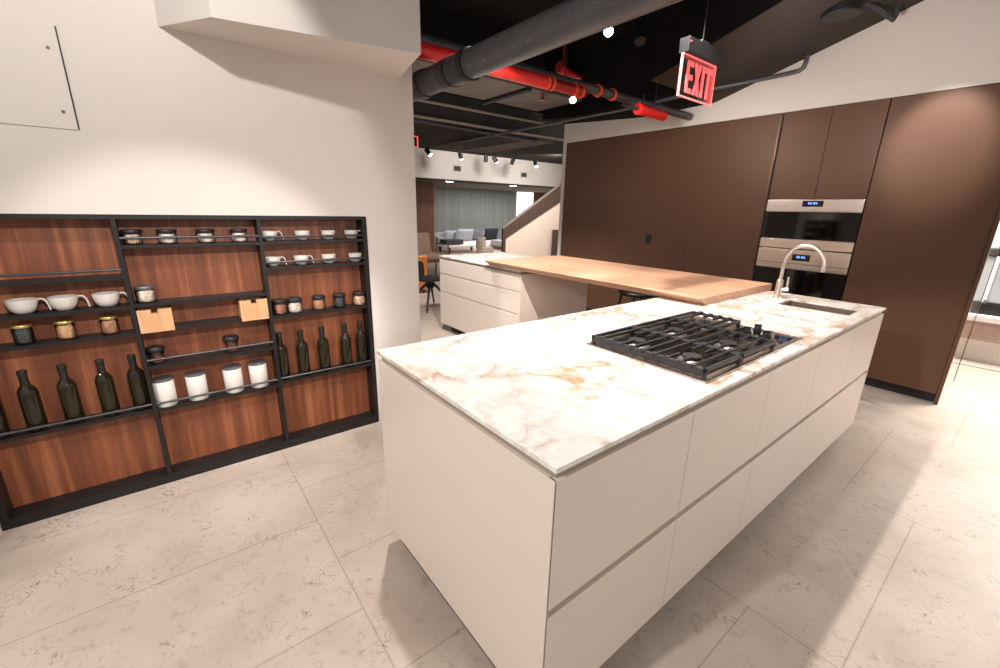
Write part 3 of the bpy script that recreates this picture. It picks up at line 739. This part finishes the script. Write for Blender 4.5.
# thin pipes
def pipe(pts, r, mat, lab, name='conduit_pipe'):
    o = MB().tube(pts, r, 14).build(name, mat); return tag(o, lab, 'pipe')
pipe([(-7.49, 4.2, 2.507), (-5.4, 4.2, 2.52), (-4.18, 4.2, 2.521), (-3.55, 4.2, 2.523), (-3.28, 4.25, 2.533), (-2.784, 4.20, 2.536), (-2.274, 4.30, 2.577), (-1.95, 4.55, 2.64), (-1.80, 4.68, 2.676), (-1.745, 4.70, 2.685), (-1.718, 4.70, 2.705), (-1.707, 4.70, 2.746), (-1.705, 4.70, 2.80)], .018, 'pipe', 'long thin grey pipe along the white wall ending in an upward elbow')
pipe([(-5.84, 2.9, 2.62), (-6.03, 5.5, 2.62)], .03, 'pipe', 'pale grey pipe running away behind the crossing pipe')
pipe([(-4.80, 3.462, 2.717), (-3.92, 3.458, 2.717)], .022, 'pipe_dark', 'short dark pipe under the grey ceiling panel')
pipe([(-1.27, 4.30, 2.96), (-1.20, 4.45, 2.935), (-1.150, 4.56, 2.89), (-1.138, 4.60, 2.882), (-1.130, 4.605, 2.905), (-1.128, 4.605, 3.0)], .018, 'pipe_dark', 'short hooked grey pipe at the top right by the white wall')
tag(MB().lathe([(0, 0), (.11, 0), (.12, .01), (.12, .06), (0, .06)], (-1.36, 4.20, 2.865)).build('junction_box', 'blackpl'), 'round black junction box beside the hooked pipe', 'junction box')
# ceiling panels and beam
def cpanel(x0, x1, y0, y1, z, lab):
    tag(MB().box(x0, y0, z, x1, y1, z+.08, .004).build('ceiling_panel', 'concrete'), lab, 'ceiling panel', 'grey ceiling panels')
cpanel(-4.75, -3.96, 1.9, 3.43, 2.74, 'grey ceiling panel behind the thick pipe')
cpanel(-4.75, -3.96, 3.49, 4.33, 2.74, 'grey ceiling panel next to the white wall')
be = thing('steel_beam', (-5.5, 3.5, 2.62), 'dark steel ceiling beam with a pale lower flange', 'beam')
MB().box(-5.62, 1.6, 2.62, -5.58, 6.0, 2.95).build('web', 'beamdark', be)
MB().box(-5.36, 1.6, 2.735, -5.28, 5.0, 2.75).build('flange', 'beamlite', be)
MB().box(-5.66, 1.6, 2.605, -5.54, 6.0, 2.62).build('flange', 'beamlite', be)
du = thing('duct', (-7, 5.4, 2.6), 'grey rectangular duct above the far room', 'duct')
MB().box(-8.2, 5.40, 2.63, -6.05, 5.95, 2.829).build('body', 'concrete', du)
MB().box(-8.2, 5.385, 2.612, -6.05, 5.40, 2.632).build('flange', 'beamlite', du)  # pale strip paints the light caught on the duct's bottom edge
tag(MB().box(-8.6, 5.0, 2.74, -7.6, 5.05, 2.77).build('track_rail', 'blackpl'), 'black lighting track left of the duct', 'track')
# sprinkler head + track spots
sp = thing('fire_sprinkler', (-4.0, 3.72, 2.66), 'small copper fire sprinkler under the grey ceiling panel', 'sprinkler')
MB().cyl((-4.0, 3.72, 2.68), (-4.0, 3.72, 2.745), .016, seg=12).build('stem', 'copper', sp)
MB().lathe([(0, 0), (.03, 0), (.042, .006), (.03, .014), (.018, .022), (0, .022)], (-4.0, 3.72, 2.66)).build('deflector', 'copper', sp)
def spot(base, d, lab, r=.035, l=.12, on=True, group='black track spotlights'):
    base = Vector(base); d = Vector(d).normalized()
    t = thing('spotlight', base, lab, 'spotlight', group)
    MB().cyl(base+Vector((0, 0, .02)), base+Vector((0, 0, .10)), .008, seg=10).build('stem', 'blackpl', t)
    MB().cyl(base-d*l*.5, base+d*l*.5, r, seg=20).build('body', 'blackpl', t)
    if on: MB().cyl(base+d*l*.5, base+d*(l*.5+.004), r*.86, seg=20).build('lens', 'lamp', t, 'glowing white lens')
    return t
spot((-2.55, 3.44, 2.90), (.35, -.3, -.75), 'black cylinder spotlight left of the exit sign, unlit', .045, .20, False)
spot((-2.285, 2.72, 2.685), (.6, -.55, -.58), 'lit spotlight peeping from under the thick pipe', .036, .10)
spot((-3.60, 3.80, 2.635), (.5, -.6, -.6), 'bright spotlight below the red pipe clamps', .040, .10)
fars = [(5.00, (.6, .35, -.7), 'leftmost of the small spotlights before the far white wall', True), (5.85, (.1, .2, -1), 'second small spotlight before the far white wall', True), (6.58, (-.2, .1, -1), 'third small spotlight before the far white wall, unlit', False), (6.86, (.3, .5, -.8), 'fourth small spotlight before the far white wall', True), (7.42, (-.3, -.3, -1), 'fifth small spotlight before the far white wall, unlit', False), (8.22, (.5, -.1, -.8), 'rightmost of the small spotlights before the far white wall', True)]
for y, d, lab, on in fars: spot((-9.0, y, 2.63), d, lab, .05, .16, on, 'small far spotlights')
for y0, y1, z0, z1, lab in ((6.266, 6.51, 2.366, 2.519, 'left of the two grey vents on the far white wall'), (8.556, 8.795, 2.35, 2.50, 'right of the two grey vents on the far white wall')):
    v = thing('wall_vent', (XH, (y0+y1)/2, z0), lab, 'vent', 'vents on the far white wall')
    MB().box(XH, y0, z0, XH+.02, y1, z1).build('frame', 'beige', v)
    mb = MB(); mb.box(XH+.02, y0+.02, z0+.02, XH+.021, y1-.02, z1-.02)
    for k in range(5): mb.box(XH+.021, y0+.02, z0+.024+k*.022, XH+.026, y1-.02, z0+.034+k*.022)
    mb.build('grille', 'beamdark', v)
fx = thing('exit_sign', (-7.2, 3.70, 2.5), 'small far red-edged exit sign at the wall corner', 'sign')
MB().box(-7.21, 3.60, 2.46, -7.19, 3.80, 2.62).build('panel', 'blackpl', fx)
mb = MB(); mb.box(-7.19, 3.78, 2.45, -7.18, 3.80, 2.63); mb.box(-7.19, 3.6, 2.45, -7.18, 3.78, 2.465); mb.box(-7.19, 3.6, 2.615, -7.18, 3.78, 2.63); mb.build('lit_edge', 'exit_red', fx)
for i, y in enumerate((6.1, 9.0)):
    tag(MB().lathe([(0, 0), (.10, 0), (.11, .008), (0, .008)], (-11.2, [6.9, 9.3][i], 2.181)).build('downlight', 'lamp'), ['left round downlight in the low far ceiling', 'right round downlight in the low far ceiling'][i], 'downlight', 'far downlights')

# ------------------------------------------------------------------ staircase
stc = thing('staircase', (-8, 7.3, 0), 'staircase side with a dark brown slanting balustrade', 'staircase')
MB().prism([(6.36, 0), (6.44, 0), (6.44, .80), (8.45, 1.80), (8.45, 2.25), (6.36, 1.04)], -8.04, -7.98, 0).build('balustrade', 'stair', stc)
MB().prism([(6.42, 0), (8.45, 0), (8.45, 1.82), (6.42, .81)], -8.06, -8.02, 0).build('side_wall', 'stairwall', stc)
MB().prism([(6.34, 1.035), (6.36, 1.02), (8.45, 2.235), (8.45, 2.262)], -8.05, -7.97, 0).build('handrail', 'beamlite', stc)
MB().box(-7.95, 7.93, 0, -7.90, 8.3, .98).build('newel', 'stair', stc)

# ------------------------------------------------------------------ far lounge
sf = thing('sofa', (-13.8, 9.2, 0), 'long pale grey sofa before the grey panelled wall', 'sofa')
MB().box(-14.3, 7.75, .0, -13.25, 10.9, .17, .03).build('base', 'sofaseat', sf)
MB().box(-14.2, 8.0, .17, -13.3, 10.6, .255, .04).build('seat_cushion', 'sofaseat', sf)
MB().box(-14.45, 7.75, .17, -14.2, 10.9, .58, .05).build('backrest', 'sofa', sf)
MB().box(-14.2, 7.75, .17, -13.4, 8.0, .46, .04).build('armrest', 'sofa', sf)
def pillow_(y, x, w, h, tilt, mat, lab, yaw=0):
    tag(MB().cushion((x, y, .265+h/2), (w, h, .20), (R(90-tilt), 0, R(90+yaw)), .5).build('cushion', mat), lab, 'cushion', 'sofa cushions')
pillow_(8.62, -13.98, .66, .40, -14, 'pillow', 'leftmost light grey sofa cushion', 6)
pillow_(9.12, -13.80, .78, .46, -16, 'pillow', 'large light grey sofa cushion in front')
pillow_(9.80, -14.03, .68, .42, -12, 'pillowd', 'mid grey sofa cushion')
pillow_(10.50, -13.95, .66, .46, -14, 'navy', 'dark navy sofa cushion')
ch = thing('chaise', (-13.4, 10.6, 0), 'pale grey chaise end of the lounge seating by the stair', 'chaise')
MB().box(-13.2, 9.9, .12, -12.2, 11.4, .34, .04).build('seat', 'sofa', ch); MB().box(-13.15, 9.95, 0, -12.25, 11.35, .12).build('base', 'brownwood', ch)
cf = thing('coffee_table', (-12.8, 8.2, 0), 'low coffee table with white top before the sofa', 'table')
MB().box(-13.1, 7.5, .20, -12.3, 9.0, .245, .005).build('top', 'stone_white', cf)
for (x, y) in ((-13.0, 7.6), (-12.4, 7.6), (-13.0, 8.9), (-12.4, 8.9)): MB().box(x-.03, y-.03, 0, x+.03, y+.03, .20).build('leg', 'blackwood', cf)
tag(MB().box(-13.1, 7.62, .262, -12.6, 8.30, .42, .02).build('tray_box', 'charcoal'), 'charcoal padded block lying by the left end of the sofa', 'pouf')
bpn = thing('tub_chair', (-11.0, 8.0, 0), 'small beige tub chair with a curved back', 'chair')
MB().lathe([(0, 0), (.20, 0), (.27, .06), (.27, .26), (.24, .30), (0, .30)], (-11.0, 8.05, 0)).build('seat', 'beige', bpn)
mb = MB(); mb.tube([(-11.0+.25*math.cos(a), 8.05+.25*math.sin(a), .40) for a in [R(140+14*i) for i in range(13)]], .19, 10, .2); mb.build('backrest', 'beige', bpn)
# brown armchair at the wall corner
ac = thing('lounge_chair', (-8, 4.35, 0), 'brown fabric armchair with wooden frame near the wall corner', 'chair')
MB().obox((-8.25, 4.30, .70), (.10, .56, .50), (0, R(-14), 0), .04, 3).build('backrest', 'taupe', ac)
MB().box(-8.25, 3.95, .42, -7.7, 4.55, .56, .04, 3).build('seat', 'taupe', ac)
for y in (3.92, 4.70):
    mb = MB(); mb.tube([(-8.25, y, 0), (-8.2, y, .72), (-7.72, y, .72), (-7.68, y, 0)], .018, 10); mb.build('arm_frame', 'brownwood', ac)
MB().box(-8.25, 3.92, .38, -7.68, 4.70, .42).build('seat_rail', 'brownwood', ac)
# tan leather chair
tc = thing('dining_chair', (-6.9, 3.42, 0), 'tan leather dining chair behind the black wooden chair', 'chair')
MB().obox((-6.90, 3.28, .52), (.50, .68, .10), (0, 0, 0), .03, 3).build('seat', 'tan_lea', tc)
MB().obox((-6.66, 3.34, .36), (.06, .56, .60), (0, R(4), 0), .025, 3).build('backrest', 'tan_lea', tc)
for (x, y) in ((-7.1, 3.05), (-6.68, 3.05), (-7.1, 3.55), (-6.68, 3.55)): MB().cyl((x, y, .47), (x, y, 0), .016, .012).build('leg', 'blackwood', tc)
# black wooden chair
BCR = -80
bc = thing('dining_chair', (-5.62, 3.10, 0), 'black wooden chair with a cut-out back and splayed legs', 'chair')
CXc, CYc = -5.62, 3.10
bmx = MB()
o = [(-.155, .48), (.155, .48), (.19, .58), (.15, .72), (-.15, .72), (-.19, .58)]; hN = 12
t_ = bmesh.new(); outer = []; inner = []
def edge_pt(a):
    d = Vector((math.cos(a), math.sin(a))); best = None
    for i in range(len(o)):
        p = Vector((o[i][0], o[i][1]-.60)); q = Vector((o[(i+1) % len(o)][0], o[(i+1) % len(o)][1]-.60)); e_ = q-p
        den = d.x*e_.y-d.y*e_.x
        if abs(den) < 1e-9: continue
        tt = (p.x*e_.y-p.y*e_.x)/den; uu = (p.x*d.y-p.y*d.x)/den
        if tt > 0 and -1e-6 <= uu <= 1+1e-6 and (best is None or tt < best): best = tt
    return d*best
for k in range(24):
    a = 2*math.pi*k/24; e_ = edge_pt(a); i_ = Vector((.035*math.cos(a), .028*math.sin(a)))
    for x_, arr in ((-.01, 0), (.01, 1)):
        outer.append(t_.verts.new((CXc+x_+.22, CYc+e_.x*.78, .60+e_.y*.95))); inner.append(t_.verts.new((CXc+x_+.22, CYc+i_.x*.78, .60+i_.y)))
for k in range(24):
    j = (k+1) % 24
    for s_ in (0, 1): t_.faces.new((outer[2*k+s_], outer[2*j+s_], inner[2*j+s_], inner[2*k+s_]))
    t_.faces.new((outer[2*k], outer[2*j], outer[2*j+1], outer[2*k+1])); t_.faces.new((inner[2*k], inner[2*j], inner[2*j+1], inner[2*k+1]))
bmesh.ops.recalc_face_normals(t_, faces=t_.faces); bmx._merge(t_)
bmx.build('backrest', 'blackwood', bc)
MB().box(CXc-.22, CYc-.23, .425, CXc+.23, CYc+.23, .455, .01).build('seat', 'blackwood', bc)
MB().box(CXc-.04, CYc-.04, .30, CXc+.04, CYc+.04, .425).build('hub', 'blackwood', bc)
for (dx, dy) in ((.28, .26), (.28, -.26), (-.28, .26), (-.28, -.26)):
    MB().tube([(CXc+dx*.08, CYc+dy*.08, .38), (CXc+dx*.3, CYc+dy*.3, .30), (CXc+dx, CYc+dy, .0)], [.022, .020, .013], 10).build('leg', 'blackwood', bc)

bc.rotation_euler = (0, 0, R(BCR))

# ------------------------------------------------------------------ room on the right, beyond the brown cabinets
MB().box(-.3015, YT+.012, 0, -.277, 5.635, 2.30, .0008).build('polished_side', 'mirror', rp, 'polished side face')
MB().box(-.30, 5.635, 0, -.274, 5.65, 2.30).build('edge_trim', 'bronze', rp)
tag(MB().box(-.9, 6.405, 0, 1.6, 6.42, .003).build('threshold_strip', 'gap'), 'thin dark floor strip beyond the row of brown cabinets', 'threshold')
bn = thing('low_bench', (.2, 7, 0), 'low pinkish wooden bench beyond the row of brown cabinets', 'bench')
MB().box(-.75, 6.62, .24, 1.3, 7.15, .44, .004).build('body', 'bench', bn); MB().box(-.75, 6.58, .44, 1.3, 7.2, .50, .004).build('top', 'stone_white', bn); MB().box(-.70, 6.7, 0, 1.25, 7.1, .24).build('base', 'stone_white', bn)
mc = thing('coffee_machine', (-.15, 6.85, .5), 'pale grey machine with a black foot on the bench', 'machine')
MB().box(-.33, 6.70, .50, .05, 7.05, .62, .01).build('foot', 'blackpl', mc); MB().box(-.30, 6.72, .62, .02, 7.05, 1.1, .02).build('body', 'machine', mc); MB().box(-.33, 6.70, 1.1, .05, 7.05, 1.18, .01).build('top', 'blackpl', mc)
struct(MB().box(-1.2, 7.6, 0, 2.4, 7.7, 3.3), 'wall_right', 'stone_white')

# ------------------------------------------------------------------ lighting
def spotl(name, loc, tgt, W, ang, blend=.4, size=.05, col=(1, .95, .905)):
    d = bpy.data.lights.new(name, 'SPOT'); d.energy = W; d.spot_size = R(ang); d.spot_blend = blend; d.shadow_soft_size = size; d.color = col
    o = bpy.data.objects.new(name, d); COL.objects.link(o); o.location = loc
    o.rotation_euler = (Vector(tgt)-Vector(loc)).to_track_quat('-Z', 'Y').to_euler(); return o
def areal(name, loc, tgt, W, sx, sy, col=(1, .95, .9)):
    d = bpy.data.lights.new(name, 'AREA'); d.energy = W; d.shape = 'RECTANGLE'; d.size = sx; d.size_y = sy; d.color = col
    o = bpy.data.objects.new(name, d); COL.objects.link(o); o.location = loc
    o.rotation_euler = (Vector(tgt)-Vector(loc)).to_track_quat('-Z', 'Y').to_euler(); return o
spotl('island_spot', (-1.32, 2.05, 2.72), (-.62, 2.6, 0), 215, 92, .3, .03)
spotl('aisle_spot', (-2.02, .90, 2.46), (-1.35, .35, 0), 115, 90, .35, .03)
spotl('front_fill', (-.9, -1.9, 2.6), (-1.2, .5, .35), 230, 74, .6, .06)  # unseen fill added behind the camera to brighten the island end panel
spotl('side_fill', (2.9, 1.3, 2.0), (-.56, 1.9, .55), 100, 60, .6, .25)  # soft unseen fill added to lift the island's drawer fronts
spotl('wall_wash', (-1.3, -.1, 2.75), (-2.64, .15, 1.75), 55, 62, .35, .04)
spotl('shelf_spot', (.5, .2, 2.7), (-2.64, .13, .70), 230, 32, .4, .03)
spotl('cabinet_spot', (-.74, 3.98, 2.72), (-.72, 4.787, 2.02), 70, 40, .7, .03)
spotl('right_floor_spot', (1.5, 4.7, 2.8), (.9, 4.7, 0), 110, 70, .5, .05)
spotl('bar_spot', (-1.75, 3.1, 2.45), (-1.6, 3.1, .9), 60, 80, .6, .04)
spotl('bar_spot', (-2.9, 3.2, 2.3), (-2.9, 3.1, .9), 40, 80, .6, .04)
spotl('far_unit_spot', (-2.0, 1.55, 2.62), (-3.5, 2.6, .55), 330, 70, .5, .03)
spotl('far_top_spot', (-4.0, 2.2, 2.6), (-3.9, 3.0, .9), 150, 80, .6, .03)
spotl('cabinet_wash', (-2.4, 3.2, 2.30), (-2.5, 4.787, 1.4), 40, 110, .8, .06)
spotl('back_wall_wash', (-1.2, 3.2, 2.2), (-1.2, 4.787, 2.75), 40, 120, .8, .1)
spotl('stair_spot', (-6.6, 6.6, 2.6), (-8, 7.4, 1.0), 220, 90, .6, .05)
spotl('corner_spot', (-6.2, 3.2, 2.5), (-7.2, 3.8, .4), 170, 90, .6, .05)
spotl('header_spot', (-8.2, 6.2, 2.7), (-10, 6.8, 2.4), 80, 120, .8, .1)
spotl('header_spot', (-8.2, 8.4, 2.7), (-10, 8.6, 2.4), 80, 120, .8, .1)
areal('lounge_light', (-12.6, 10.4, 2.17), (-12.6, 10.4, 0), 110, 1.6, 4)
areal('right_room_light', (.6, 6.4, 3.1), (.4, 6.6, 0), 240, 1.5, 1.2)
areal('ceiling_fill', (-4.4, 3.2, 1.2), (-4.4, 3.2, 3), 4, 1.0, 1.0)  # hidden upward lamp added to brighten the grey ceiling panels

W = bpy.data.worlds.new('world'); S.world = W; W.use_nodes = True
bg = W.node_tree.nodes['Background']; bg.inputs['Color'].default_value = (1, .965, .935, 1); bg.inputs['Strength'].default_value = .39
